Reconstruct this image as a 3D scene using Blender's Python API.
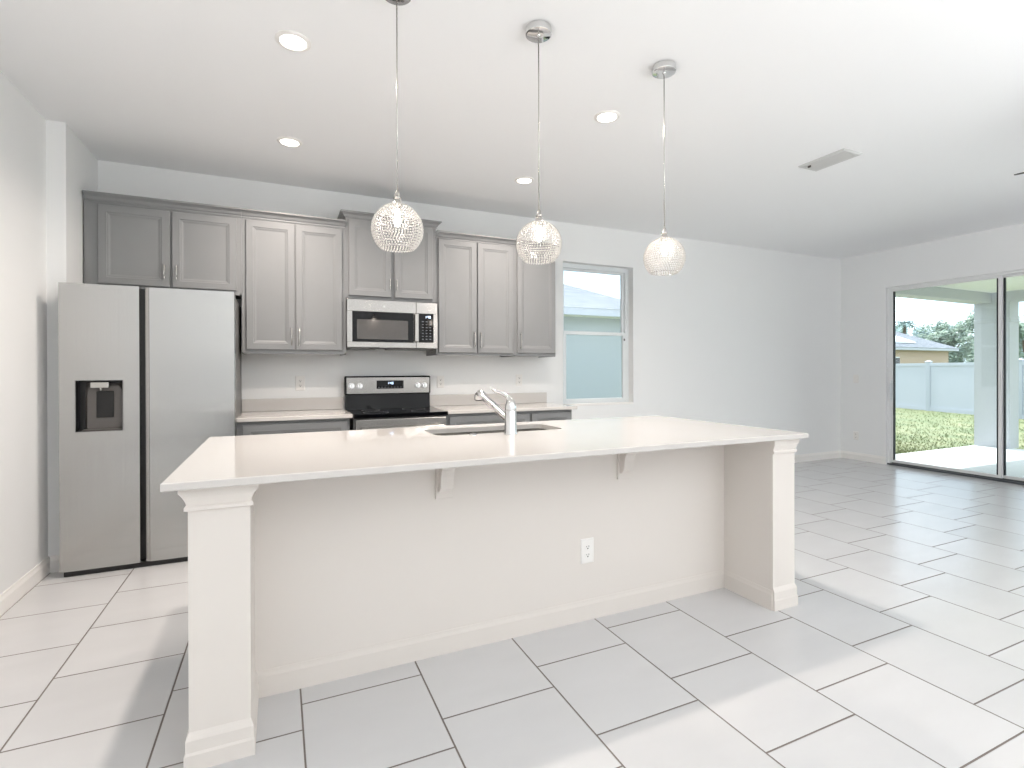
import bpy, bmesh, math, random
from mathutils import Vector, Matrix
random.seed(7)
for _o in list(bpy.data.objects):
    bpy.data.objects.remove(_o)
SC = bpy.context.scene
COL = SC.collection
PI = math.pi

# ------------------------------------------------------------------ camera
cam_d = bpy.data.cameras.new('camera')
cam = bpy.data.objects.new('camera', cam_d)
COL.objects.link(cam)
R_ = Vector((0.91060727, -0.41326536, -0.00247875))
U_ = Vector((0.00342651, 0.00155219, 0.99999292))
F_ = Vector((0.41325859, 0.91060932, -0.0028295))
cam.matrix_world = Matrix(((R_.x, U_.x, -F_.x, 0), (R_.y, U_.y, -F_.y, 0), (R_.z, U_.z, -F_.z, 1.30), (0, 0, 0, 1)))
cam_d.sensor_fit = 'HORIZONTAL'
cam_d.sensor_width = 36
cam_d.lens = 36 * 515.7 / 1024
cam_d.shift_y = -12.3 / 1024
cam_d.shift_x = -0.5 / 1024
cam_d.clip_start = 0.02
cam_d.clip_end = 500
SC.camera = cam

# ------------------------------------------------------------------ view, world, sun, added fill lamps
SC.view_settings.view_transform = 'Standard'
SC.view_settings.look = 'None'
SC.view_settings.exposure = 0.17
SC.view_settings.gamma = 1.0
SC.view_settings.use_curve_mapping = False
try:
    SC.cycles.use_denoising = True
    SC.cycles.max_bounces = 14
    SC.cycles.diffuse_bounces = 7
    SC.cycles.glossy_bounces = 6
    SC.cycles.transmission_bounces = 8
    SC.cycles.transparent_max_bounces = 16
    SC.cycles.sample_clamp_indirect = 8
    SC.cycles.caustics_reflective = False
    SC.cycles.caustics_refractive = False
except Exception:
    pass

SKY_STRENGTH = 2.8
SUN_STRENGTH = 5.5
FRONT_FILL = 14.0
BOUNCE_FILL = 190.0
DOWNLIGHT = 18.0

world = bpy.data.worlds.new('sky')
SC.world = world
world.use_nodes = True
wn, wl = world.node_tree.nodes, world.node_tree.links
wn.clear()
w_out = wn.new('ShaderNodeOutputWorld')
w_bg = wn.new('ShaderNodeBackground')
w_tc = wn.new('ShaderNodeTexCoord')
w_map = wn.new('ShaderNodeMapping')
w_map.inputs['Scale'].default_value = (1, 1, 2.6)
w_noise = wn.new('ShaderNodeTexNoise')
w_noise.inputs['Scale'].default_value = 5.0
w_noise.inputs['Detail'].default_value = 7
w_noise.inputs['Roughness'].default_value = 0.55
w_ramp = wn.new('ShaderNodeValToRGB')
w_ramp.color_ramp.elements[0].position = 0.36
w_ramp.color_ramp.elements[0].color = (0.30, 0.38, 0.46, 1)
w_ramp.color_ramp.elements[1].position = 0.52
w_ramp.color_ramp.elements[1].color = (0.86, 0.94, 1.0, 1)
w_bg.inputs['Strength'].default_value = SKY_STRENGTH
wl.new(w_tc.outputs['Generated'], w_map.inputs['Vector'])
wl.new(w_map.outputs['Vector'], w_noise.inputs['Vector'])
wl.new(w_noise.outputs['Fac'], w_ramp.inputs['Fac'])
wl.new(w_ramp.outputs['Color'], w_bg.inputs['Color'])
wl.new(w_bg.outputs['Background'], w_out.inputs['Surface'])

def lamp(name, kind, loc, direction, energy, color, **kw):
    d = bpy.data.lights.new(name, kind)
    d.energy = energy
    d.color = color
    for k, v in kw.items():
        setattr(d, k, v)
    o = bpy.data.objects.new(name, d)
    COL.objects.link(o)
    o.location = loc
    o.rotation_euler = Vector(direction).to_track_quat('-Z', 'Y').to_euler()
    return o

lamp('sun', 'SUN', (10, 12, 14), (-0.10, -0.40, -0.92), SUN_STRENGTH, (1.0, 0.97, 0.92), angle=math.radians(1.2))
# added fill panel in front of the windowless wall behind the camera
lamp('front_wall_fill', 'AREA', (2.9, -3.35, 1.35), (0, 1, 0.25), FRONT_FILL, (1.0, 0.99, 0.985), shape='RECTANGLE', size=8.0, size_y=2.4)
# added fill lamp, unseen behind the camera, aimed up to brighten the ceiling
lamp('ceiling_bounce_fill', 'AREA', (3.2, -1.6, 1.5), (0, 0, 1), BOUNCE_FILL, (0.98, 0.985, 0.98), shape='RECTANGLE', size=6.8, size_y=2.6)

# ------------------------------------------------------------------ materials
def srgb(r, g, b):
    def f(c):
        c /= 255.0
        return c / 12.92 if c <= 0.04045 else ((c + 0.055) / 1.055) ** 2.4
    return (f(r), f(g), f(b), 1)

def new_mat(name):
    m = bpy.data.materials.new(name)
    m.use_nodes = True
    nt = m.node_tree
    return m, nt, nt.nodes['Principled BSDF'], nt.nodes, nt.links

def mat(name, col, rough=0.5, metal=0.0, noise=0.0, nscale=40.0, bump=0.0, bscale=200.0, spec=0.5, coat=0.0):
    m, nt, p, n, l = new_mat(name)
    p.inputs['Base Color'].default_value = col
    p.inputs['Roughness'].default_value = rough
    p.inputs['Metallic'].default_value = metal
    p.inputs['Specular IOR Level'].default_value = spec
    if coat:
        p.inputs['Coat Weight'].default_value = coat
        p.inputs['Coat Roughness'].default_value = 0.05
    tc = n.new('ShaderNodeTexCoord')
    if noise > 0:
        t = n.new('ShaderNodeTexNoise')
        t.inputs['Scale'].default_value = nscale
        t.inputs['Detail'].default_value = 4
        mr = n.new('ShaderNodeMapRange')
        mr.inputs['From Min'].default_value = 0.3
        mr.inputs['From Max'].default_value = 0.7
        mr.inputs['To Min'].default_value = 1 - noise
        mr.inputs['To Max'].default_value = 1 + noise
        mx = n.new('ShaderNodeVectorMath')
        mx.operation = 'SCALE'
        mx.inputs[0].default_value = col[:3]
        l.new(tc.outputs['Object'], t.inputs['Vector'])
        l.new(t.outputs['Fac'], mr.inputs['Value'])
        l.new(mr.outputs['Result'], mx.inputs['Scale'])
        l.new(mx.outputs['Vector'], p.inputs['Base Color'])
    if bump > 0:
        t2 = n.new('ShaderNodeTexNoise')
        t2.inputs['Scale'].default_value = bscale
        t2.inputs['Detail'].default_value = 3
        b = n.new('ShaderNodeBump')
        b.inputs['Strength'].default_value = bump
        b.inputs['Distance'].default_value = 0.002
        l.new(tc.outputs['Object'], t2.inputs['Vector'])
        l.new(t2.outputs['Fac'], b.inputs['Height'])
        l.new(b.outputs['Normal'], p.inputs['Normal'])
    return m

def steel(name, col, rough, aniso, rot, grooves):
    m, nt, p, n, l = new_mat(name)
    p.inputs['Base Color'].default_value = col
    p.inputs['Metallic'].default_value = 1.0
    p.inputs['Roughness'].default_value = rough
    p.inputs['Anisotropic'].default_value = aniso
    p.inputs['Anisotropic Rotation'].default_value = rot
    tg = n.new('ShaderNodeTangent')
    tg.direction_type = 'UV_MAP'
    tg.uv_map = 'UVMap'
    l.new(tg.outputs['Tangent'], p.inputs['Tangent'])
    tc = n.new('ShaderNodeTexCoord')
    gm = n.new('ShaderNodeMapping')      # the brushing: fine grooves along one axis
    gm.inputs['Scale'].default_value = (2600, 1, 1.2) if rot == 0 else (1.2, 1, 2600)
    gt = n.new('ShaderNodeTexNoise')
    gt.inputs['Scale'].default_value = 1.0
    gt.inputs['Detail'].default_value = 0
    gb = n.new('ShaderNodeBump')
    gb.inputs['Strength'].default_value = 1.0
    gb.inputs['Distance'].default_value = grooves
    l.new(tc.outputs['Object'], gm.inputs['Vector'])
    l.new(gm.outputs['Vector'], gt.inputs['Vector'])
    l.new(gt.outputs['Fac'], gb.inputs['Height'])
    t = n.new('ShaderNodeTexNoise')
    t.inputs['Scale'].default_value = 2.5
    t.inputs['Detail'].default_value = 2
    b = n.new('ShaderNodeBump')
    l.new(gb.outputs['Normal'], b.inputs['Normal'])
    b.inputs['Strength'].default_value = 0.05
    b.inputs['Distance'].default_value = 0.02
    l.new(tc.outputs['Object'], t.inputs['Vector'])
    l.new(t.outputs['Fac'], b.inputs['Height'])
    l.new(b.outputs['Normal'], p.inputs['Normal'])
    return m

def emit(name, col, strength):
    m, nt, p, n, l = new_mat(name)
    p.inputs['Base Color'].default_value = col
    p.inputs['Emission Color'].default_value = col
    p.inputs['Emission Strength'].default_value = strength
    return m

def glass_pane(name, tint):
    m = bpy.data.materials.new(name)
    m.use_nodes = True
    n, l = m.node_tree.nodes, m.node_tree.links
    n.clear()
    out = n.new('ShaderNodeOutputMaterial')
    tr = n.new('ShaderNodeBsdfTransparent')
    tr.inputs['Color'].default_value = tint
    gl = n.new('ShaderNodeBsdfGlossy')
    gl.inputs['Roughness'].default_value = 0.0
    fr = n.new('ShaderNodeFresnel')
    fr.inputs['IOR'].default_value = 1.5
    mx = n.new('ShaderNodeMixShader')
    l.new(fr.outputs['Fac'], mx.inputs['Fac'])
    l.new(tr.outputs['BSDF'], mx.inputs[1])
    l.new(gl.outputs['BSDF'], mx.inputs[2])
    l.new(mx.outputs['Shader'], out.inputs['Surface'])
    return m

def tile_floor():
    m, nt, p, n, l = new_mat('floor_tile')
    tc = n.new('ShaderNodeTexCoord')
    sp = n.new('ShaderNodeSeparateXYZ')
    l.new(tc.outputs['Object'], sp.inputs['Vector'])
    def M(op, a, b=None, c=None):
        k = n.new('ShaderNodeMath')
        k.operation = op
        for i, v in enumerate((a, b, c)):
            if v is None:
                continue
            if isinstance(v, (int, float)):
                k.inputs[i].default_value = v
            else:
                l.new(v, k.inputs[i])
        return k.outputs[0]
    u = M('DIVIDE', M('SUBTRACT', sp.outputs['X'], 0.077), 0.4747)
    col = M('FLOOR', u)
    fu = M('SUBTRACT', u, col)
    yy = M('SUBTRACT', M('SUBTRACT', sp.outputs['Y'], 2.477 + 0.155), M('MULTIPLY', col, 0.155))
    v = M('DIVIDE', yy, 0.4655)
    row = M('FLOOR', v)
    fv = M('SUBTRACT', v, row)
    du = M('MULTIPLY', M('MINIMUM', fu, M('SUBTRACT', 1.0, fu)), 0.4747)
    dv = M('MULTIPLY', M('MINIMUM', fv, M('SUBTRACT', 1.0, fv)), 0.4655)
    d = M('MINIMUM', du, dv)
    grout = M('LESS_THAN', d, 0.0032)
    cb = n.new('ShaderNodeCombineXYZ')
    l.new(col, cb.inputs[0]); l.new(row, cb.inputs[1])
    wnz = n.new('ShaderNodeTexWhiteNoise')
    wnz.noise_dimensions = '3D'
    l.new(cb.outputs[0], wnz.inputs['Vector'])
    ns = n.new('ShaderNodeTexNoise')
    ns.inputs['Scale'].default_value = 3.0
    ns.inputs['Detail'].default_value = 6
    mp = n.new('ShaderNodeMapping')
    mp.inputs['Scale'].default_value = (0.8, 2.2, 1)
    mp.inputs['Rotation'].default_value = (0, 0, 0.25)
    l.new(tc.outputs['Object'], mp.inputs['Vector'])
    l.new(mp.outputs['Vector'], ns.inputs['Vector'])
    val = M('ADD', M('MULTIPLY', M('SUBTRACT', wnz.outputs['Value'], 0.5), 0.045), M('MULTIPLY', M('SUBTRACT', ns.outputs['Fac'], 0.5), 0.10))
    sc = M('ADD', 1.0, val)
    vm = n.new('ShaderNodeVectorMath')
    vm.operation = 'SCALE'
    vm.inputs[0].default_value = FLOOR_COL[:3]
    l.new(sc, vm.inputs['Scale'])
    mx = n.new('ShaderNodeMix')
    mx.data_type = 'RGBA'
    l.new(grout, mx.inputs['Factor'])
    l.new(vm.outputs['Vector'], mx.inputs['A'])
    mx.inputs['B'].default_value = srgb(112, 104, 98)
    l.new(mx.outputs['Result'], p.inputs['Base Color'])
    rr = M('ADD', 0.22, M('MULTIPLY', grout, 0.5))
    l.new(rr, p.inputs['Roughness'])
    b = n.new('ShaderNodeBump')
    b.inputs['Strength'].default_value = 0.6
    b.inputs['Distance'].default_value = 0.002
    sm = n.new('ShaderNodeMapRange')
    sm.inputs['From Min'].default_value = 0.002
    sm.inputs['From Max'].default_value = 0.006
    l.new(d, sm.inputs['Value'])
    l.new(sm.outputs['Result'], b.inputs['Height'])
    l.new(b.outputs['Normal'], p.inputs['Normal'])
    return m

FLOOR_COL = srgb(206, 206, 207)
M_ = {}
M_['wall'] = mat('wall_paint', srgb(235, 236, 236), 0.7, bump=0.06, bscale=180)
M_['ceiling'] = mat('ceiling_paint', srgb(242, 243, 244), 0.9, bump=0.08, bscale=150)
M_['trim'] = mat('trim_paint', srgb(240, 238, 235), 0.45, noise=0.01)
M_['island'] = mat('island_paint', srgb(221, 215, 209), 0.6, bump=0.05, bscale=180)
M_['floor'] = tile_floor()
M_['cabinet'] = mat('grey_cabinet_paint', srgb(133, 134, 135), 0.38, noise=0.012, nscale=8)
M_['cabinet_dark'] = mat('cabinet_interior', srgb(90, 87, 84), 0.6, noise=0.02)
M_['quartz'] = mat('white_quartz', srgb(208, 204, 200), 0.05, noise=0.025, nscale=260, spec=0.5)
M_['steel'] = steel('brushed_steel_door', srgb(182, 181, 179), 0.17, 1.0, 0.0, 0.00014)
M_['steel_h'] = steel('brushed_steel_panel', srgb(165, 163, 160), 0.26, 0.8, 0.25, 0.00002)
M_['steel_side'] = mat('grey_appliance_side', srgb(120, 119, 118), 0.45, 0.6, noise=0.02)
M_['chrome'] = mat('chrome', srgb(222, 222, 222), 0.08, 1.0, noise=0.01)
M_['nickel'] = mat('brushed_nickel', srgb(190, 188, 184), 0.25, 1.0, noise=0.02)
M_['black'] = mat('black_plastic', srgb(14, 14, 15), 0.35, noise=0.05)
M_['black_glass'] = mat('black_glass', srgb(7, 8, 11), 0.06, noise=0.02, spec=0.22)
M_['oven_window'] = mat('smoked_window', srgb(70, 67, 65), 0.12, noise=0.03)
M_['grey_plastic'] = mat('dark_grey_plastic', srgb(92, 88, 85), 0.4, noise=0.03)
M_['white_plastic'] = mat('white_plastic', srgb(236, 234, 231), 0.35, noise=0.01)
M_['outlet_slot'] = mat('outlet_slot', srgb(40, 38, 36), 0.6, noise=0.02)
M_['ink'] = mat('white_legend', srgb(120, 124, 128), 0.5, noise=0.01)
M_['display'] = emit('clock_digits', srgb(225, 240, 255), 1.2)
M_['lamp'] = emit('lamp_lens', (1.0, 0.95, 0.88, 1), 6.0)
M_['bulb'] = emit('bulb', (1.0, 0.88, 0.76, 1), 70.0)
M_['glass'] = glass_pane('window_glass', (0.93, 0.965, 0.975, 1))
M_['vinyl'] = mat('white_vinyl_frame', srgb(225, 230, 232), 0.4, noise=0.01)
M_['alu'] = mat('white_aluminium_frame', srgb(232, 233, 233), 0.4, 0.0, noise=0.01)
M_['track'] = mat('dark_door_track', srgb(96, 100, 104), 0.4, 0.6, noise=0.03)
M_['vent_grey'] = mat('off_white_register', srgb(204, 205, 204), 0.5, noise=0.01)
M_['vent_shadow'] = mat('grey_duct_shade', srgb(150, 152, 152), 0.7, noise=0.02)
M_['gasket'] = mat('black_gasket', srgb(22, 28, 34), 0.5, noise=0.03)
M_['concrete'] = mat('patio_concrete', srgb(214, 214, 214), 0.8, noise=0.04, nscale=6)
M_['stucco'] = mat('grey_stucco', srgb(196, 197, 202), 0.85, noise=0.02, bump=0.3, bscale=60)
M_['stucco_tan'] = mat('tan_stucco', srgb(176, 156, 138), 0.85, noise=0.03, bump=0.3, bscale=60)
M_['soffit'] = mat('white_soffit', srgb(232, 233, 228), 0.7, noise=0.01)
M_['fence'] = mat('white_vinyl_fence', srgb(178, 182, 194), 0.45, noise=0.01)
M_['bark'] = mat('bark', srgb(96, 84, 72), 0.9, noise=0.15, nscale=12)
M_['fan'] = mat('dark_fan_blade', srgb(70, 66, 62), 0.45, noise=0.08, nscale=15)
M_['solar'] = mat('pale_skylight_panel', srgb(238, 243, 247), 0.3, noise=0.01)

def leaf_mat(name, c1, c2):
    m, nt, p, n, l = new_mat(name)
    tc = n.new('ShaderNodeTexCoord')
    t = n.new('ShaderNodeTexNoise')
    t.inputs['Scale'].default_value = 1.3
    t.inputs['Detail'].default_value = 5
    r = n.new('ShaderNodeValToRGB')
    r.color_ramp.elements[0].position = 0.35
    r.color_ramp.elements[0].color = c1
    r.color_ramp.elements[1].position = 0.65
    r.color_ramp.elements[1].color = c2
    l.new(tc.outputs['Object'], t.inputs['Vector'])
    l.new(t.outputs['Fac'], r.inputs['Fac'])
    l.new(r.outputs['Color'], p.inputs['Base Color'])
    p.inputs['Roughness'].default_value = 0.6
    return m
M_['leaf'] = leaf_mat('leaf_green', srgb(104, 126, 116), srgb(150, 166, 146))  # greens paled, with some haze put into the colour
M_['leaf_far'] = leaf_mat('leaf_hazed', srgb(120, 146, 150), srgb(164, 184, 180))  # paler and bluer: distance haze mixed into the leaf colour
M_['grass'] = leaf_mat('lawn_grass', srgb(102, 116, 70), srgb(140, 141, 100))

def shingle(name, c1, c2):
    m, nt, p, n, l = new_mat(name)
    tc = n.new('ShaderNodeTexCoord')
    mp = n.new('ShaderNodeMapping')
    mp.inputs['Scale'].default_value = (1.0, 5.0, 5.0)
    t = n.new('ShaderNodeTexNoise')
    t.inputs['Scale'].default_value = 2.5
    t.inputs['Detail'].default_value = 6
    r = n.new('ShaderNodeValToRGB')
    r.color_ramp.elements[0].position = 0.3
    r.color_ramp.elements[0].color = c1
    r.color_ramp.elements[1].position = 0.7
    r.color_ramp.elements[1].color = c2
    l.new(tc.outputs['Object'], mp.inputs['Vector'])
    l.new(mp.outputs['Vector'], t.inputs['Vector'])
    l.new(t.outputs['Fac'], r.inputs['Fac'])
    l.new(r.outputs['Color'], p.inputs['Base Color'])
    p.inputs['Roughness'].default_value = 0.9
    return m
M_['shingle'] = shingle('roof_shingle', srgb(100, 106, 116), srgb(140, 142, 148))

def crystal():
    m = bpy.data.materials.new('crystal_bead')
    m.use_nodes = True
    n, l = m.node_tree.nodes, m.node_tree.links
    p = n['Principled BSDF']
    p.inputs['Base Color'].default_value = (0.60, 0.59, 0.575, 1)
    p.inputs['Roughness'].default_value = 0.08
    p.inputs['Specular IOR Level'].default_value = 0.9
    tl = n.new('ShaderNodeBsdfTranslucent')
    tl.inputs['Color'].default_value = (1.0, 0.93, 0.84, 1)
    mx = n.new('ShaderNodeMixShader')
    mx.inputs['Fac'].default_value = 0.08
    out = n['Material Output']
    l.new(p.outputs['BSDF'], mx.inputs[1])
    l.new(tl.outputs['BSDF'], mx.inputs[2])
    l.new(mx.outputs['Shader'], out.inputs['Surface'])
    return m
M_['crystal'] = crystal()

# ------------------------------------------------------------------ mesh helpers
class MB:
    """collects shapes in world coordinates and links them as one mesh object"""
    def __init__(self):
        self.v, self.f, self.sm = [], [], []
    def add(self, verts, faces, smooth=False):
        b = len(self.v)
        self.v += [tuple(x) for x in verts]
        self.f += [tuple(b + i for i in f) for f in faces]
        self.sm += [smooth] * len(faces)
        return self
    def box(self, x0, x1, y0, y1, z0, z1):
        v = [(x0, y0, z0), (x1, y0, z0), (x1, y1, z0), (x0, y1, z0), (x0, y0, z1), (x1, y0, z1), (x1, y1, z1), (x0, y1, z1)]
        return self.add(v, [(0, 3, 2, 1), (4, 5, 6, 7), (0, 1, 5, 4), (1, 2, 6, 5), (2, 3, 7, 6), (3, 0, 4, 7)])
    def bbox(self, x0, x1, y0, y1, z0, z1, c=0.004):
        """box with chamfered edges"""
        c = min(c, (x1 - x0) / 2.2, (y1 - y0) / 2.2, (z1 - z0) / 2.2)
        bm = bmesh.new()
        bmesh.ops.create_cube(bm, size=1)
        for q in bm.verts:
            q.co = Vector(((x0 + x1) / 2 + q.co.x * (x1 - x0), (y0 + y1) / 2 + q.co.y * (y1 - y0), (z0 + z1) / 2 + q.co.z * (z1 - z0)))
        bmesh.ops.bevel(bm, geom=list(bm.edges), offset=c, segments=2, affect='EDGES', profile=0.5)
        bm.verts.index_update()
        self.add([q.co.copy() for q in bm.verts], [[q.index for q in f.verts] for f in bm.faces])
        bm.free()
        return self
    def loops(self, ls, cap0=True, cap1=True, closed=True, smooth=False):
        n = len(ls[0])
        v = [p for L in ls for p in L]
        f = []
        for i in range(len(ls) - 1):
            for j in range(n if closed else n - 1):
                k = (j + 1) % n
                f.append((i * n + j, i * n + k, (i + 1) * n + k, (i + 1) * n + j))
        if cap0:
            f.append(tuple(reversed(range(n))))
        if cap1:
            f.append(tuple((len(ls) - 1) * n + j for j in range(n)))
        return self.add(v, f, smooth)
    def cyl(self, p0, p1, r0, r1=None, n=20, smooth=True, cap=True):
        r1 = r0 if r1 is None else r1
        p0, p1 = Vector(p0), Vector(p1)
        d = (p1 - p0).normalized()
        a = d.orthogonal().normalized()
        b = d.cross(a)
        L = []
        for p, r in ((p0, r0), (p1, r1)):
            L.append([p + a * r * math.cos(2 * PI * i / n) + b * r * math.sin(2 * PI * i / n) for i in range(n)])
        return self.loops(L, cap, cap, True, smooth)
    def lathe(self, c, prof, n=32, cap0=True, cap1=True, smooth=True):
        """profile of (radius, z) about a vertical axis at c"""
        L = [[(c[0] + r * math.cos(2 * PI * i / n), c[1] + r * math.sin(2 * PI * i / n), c[2] + z) for i in range(n)] for r, z in prof]
        return self.loops(L, cap0, cap1, True, smooth)
    def tube(self, pts, rad, n=12, smooth=True):
        pts = [Vector(p) for p in pts]
        if isinstance(rad, (int, float)):
            rad = [rad] * len(pts)
        L = []
        a = None
        for i, p in enumerate(pts):
            d = (pts[min(i + 1, len(pts) - 1)] - pts[max(i - 1, 0)]).normalized()
            if a is None:
                a = d.orthogonal().normalized()
            a = (a - d * a.dot(d)).normalized()
            b = d.cross(a)
            L.append([p + a * rad[i] * math.cos(2 * PI * k / n) + b * rad[i] * math.sin(2 * PI * k / n) for k in range(n)])
        return self.loops(L, True, True, True, smooth)
    def ball(self, c, r, sub=2, s=(1, 1, 1)):
        bm = bmesh.new()
        bmesh.ops.create_icosphere(bm, subdivisions=sub, radius=r)
        bm.verts.index_update()
        self.add([(c[0] + q.co.x * s[0], c[1] + q.co.y * s[1], c[2] + q.co.z * s[2]) for q in bm.verts], [[q.index for q in f.verts] for f in bm.faces], True)
        bm.free()
        return self
    def build(self, name, m, parent=None, fix=True):
        off = world_loc(parent) if parent else Vector((0, 0, 0))
        me = bpy.data.meshes.new(name)
        me.from_pydata([tuple(Vector(p) - off) for p in self.v], [], self.f)
        if fix:
            bm = bmesh.new()
            bm.from_mesh(me)
            bmesh.ops.recalc_face_normals(bm, faces=list(bm.faces))
            for ed in bm.edges:
                if len(ed.link_faces) == 2 and ed.calc_face_angle(0) > 0.62:
                    ed.smooth = False
            bm.to_mesh(me)
            bm.free()
        for p, s in zip(me.polygons, self.sm):
            p.use_smooth = s
        uv = me.uv_layers.new(name='UVMap')
        for p in me.polygons:
            nx, ny, nz = abs(p.normal.x), abs(p.normal.y), abs(p.normal.z)
            for li in p.loop_indices:
                co = me.vertices[me.loops[li].vertex_index].co
                if ny >= nx and ny >= nz:
                    uv.data[li].uv = (co.x, co.z)
                elif nx >= nz:
                    uv.data[li].uv = (co.y, co.z)
                else:
                    uv.data[li].uv = (co.x, co.y)
        me.materials.append(m)
        o = bpy.data.objects.new(name, me)
        COL.objects.link(o)
        if parent:
            o.parent = parent
        return o

def world_loc(o):
    v = Vector((0, 0, 0))
    while o:
        v += o.location
        o = o.parent
    return v

def tag(o, label=None, cat=None, group=None, kind=None):
    if label:
        o['label'] = label
    if cat:
        o['category'] = cat
    if group:
        o['group'] = group
    if kind:
        o['kind'] = kind
    return o

def thing(name, loc, label, cat, group=None):
    o = bpy.data.objects.new(name, None)
    COL.objects.link(o)
    o.empty_display_size = 0.1
    o.location = loc
    return tag(o, label, cat, group)

def copy_tree(o, parent=None):
    c = o.copy()
    COL.objects.link(c)
    c.parent = parent
    for ch in list(o.children):
        copy_tree(ch, c)
    return c

def struct(name, mb, m, parent=None):
    o = mb.build(name, m, parent)
    if not parent:
        o['kind'] = 'structure'
    return o

# ------------------------------------------------------------------ dimensions
H = 2.924
XL, XL2, YJ = -1.26, -1.361, 4.276      # alcove wall, left wall, jog
YB, XR, YF = 4.93, 7.557, -3.5          # back wall, right wall, wall behind the camera
ZI = 0.95                                # island worktop
ZC = 0.952                               # counter on the back wall
WX0, WX1, WZ0, WZ1 = 2.846, 3.795, 0.915, 2.50   # kitchen window opening
DY0, DY1, DZ = 0.75, 4.306, 2.413        # sliding door opening

# ------------------------------------------------------------------ setting
struct('floor', MB().box(XL2 - 0.2, XR + 0.15, YF - 0.2, YB + 0.2, -0.08, 0.0), M_['floor'])
struct('ceiling', MB().box(XL2 - 0.2, XR + 0.2, YF - 0.2, YB + 0.2, H, H + 0.15), M_['ceiling'])
wl_ = MB()
wl_.loops([[(XL2 - 0.15, YF, z), (XL2, YF, z), (XL2, YJ, z), (XL, YJ, z), (XL, YB, z), (XL2 - 0.15, YB, z)] for z in (0, H)])
struct('wall_left', wl_, M_['wall'])
wb = MB()
wb.box(XL2 - 0.15, WX0, YB, YB + 0.2, 0, H).box(WX1, XR + 0.2, YB, YB + 0.2, 0, H)
wb.box(WX0, WX1, YB, YB + 0.2, 0, WZ0).box(WX0, WX1, YB, YB + 0.2, WZ1, H)
struct('wall_back', wb, M_['wall'])
wr = MB()
wr.box(XR, XR + 0.2, DY1, YB, 0, H).box(XR, XR + 0.2, YF, DY0, 0, H).box(XR, XR + 0.2, DY0, DY1, DZ, H)
struct('wall_right', wr, M_['wall'])
struct('wall_front', MB().box(XL2 - 0.15, XR + 0.2, YF - 0.15, YF, 0, H), M_['wall'])

def baseboard(name, x0, y0, x1, y1, nx, ny, hgt=0.105, t=0.014):
    """runs from (x0,y0) to (x1,y1); (nx,ny) points into the room"""
    prof = [(0, 0), (t, 0), (t, hgt * 0.72), (t * 0.6, hgt * 0.86), (t * 0.45, hgt), (0, hgt)]
    L = [[(x + nx * o, y + ny * o, z) for o, z in prof] for x, y in ((x0, y0), (x1, y1))]
    struct(name, MB().loops(L), M_['trim'])
baseboard('baseboard_left', XL2, YF, XL2, YJ, 1, 0)
baseboard('baseboard_left_jog', XL2 + 0.014, YJ, XL, YJ, 0, -1)
baseboard('baseboard_back', 2.70, YB, XR, YB, 0, -1)
baseboard('baseboard_right', XR, DY1 + 0.005, XR, YB - 0.014, -1, 0)

# kitchen window (single hung, white vinyl)
win = thing('window_1', ((WX0 + WX1) / 2, YB, WZ0), None, None)
win['kind'] = 'structure'
wy0, wy1 = 5.015, 5.085
fw = 0.05
f = MB()
f.bbox(WX0, WX0 + fw, wy0, wy1, WZ0, WZ1, .004).bbox(WX1 - fw, WX1, wy0, wy1, WZ0, WZ1, .004)
f.bbox(WX0 + fw, WX1 - fw, wy0 + .001, wy1, WZ1 - fw, WZ1, .002).bbox(WX0 + fw, WX1 - fw, wy0 + .001, wy1, WZ0, WZ0 + 0.03, .002)
f.build('window_frame', M_['vinyl'], win)
zm = 1.72
f = MB()   # upper sash
f.bbox(WX0 + fw, WX0 + fw + .03, wy0 + .03, wy1 - .01, zm, WZ1 - fw, .003).bbox(WX1 - fw - .03, WX1 - fw, wy0 + .03, wy1 - .01, zm, WZ1 - fw, .003)
f.bbox(WX0 + fw + .03, WX1 - fw - .03, wy0 + .031, wy1 - .01, WZ1 - fw - .025, WZ1 - fw, .002).bbox(WX0 + fw + .03, WX1 - fw - .03, wy0 + .031, wy1 - .01, zm - .01, zm + .02, .002)
us = f.build('upper_sash', M_['vinyl'], win)
MB().box(WX0 + fw + .03, WX1 - fw - .03, wy0 + .044, wy0 + .048, zm + .02, WZ1 - fw - .025).build('pane', M_['glass'], us)
f = MB()   # lower sash, in front
f.bbox(WX0 + fw, WX0 + fw + .04, wy0 - .005, wy0 + .028, WZ0 + .03, zm + .02, .003).bbox(WX1 - fw - .04, WX1 - fw, wy0 - .005, wy0 + .028, WZ0 + .03, zm + .02, .003)
f.bbox(WX0 + fw + .04, WX1 - fw - .04, wy0 - .004, wy0 + .028, zm - .018, zm + .02, .002).bbox(WX0 + fw + .04, WX1 - fw - .04, wy0 - .004, wy0 + .028, WZ0 + .03, WZ0 + .06, .002)
lsash = f.build('lower_sash', M_['vinyl'], win)
MB().box(WX0 + fw + .04, WX1 - fw - .04, wy0 + .01, wy0 + .014, WZ0 + .06, zm - .018).build('pane', M_['glass'], lsash)
MB().bbox(WX1 - fw - .028, WX1 - fw - .012, wy0 - .014, wy0 - .005, zm - .075, zm - .05, .002).build('tilt_latch', M_['grey_plastic'], lsash)
MB().bbox(WX0 - .0, WX1, YB - 0.006, wy0, WZ0 - 0.015, WZ0 + .006, .003).build('window_sill', M_['trim'], win)

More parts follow.
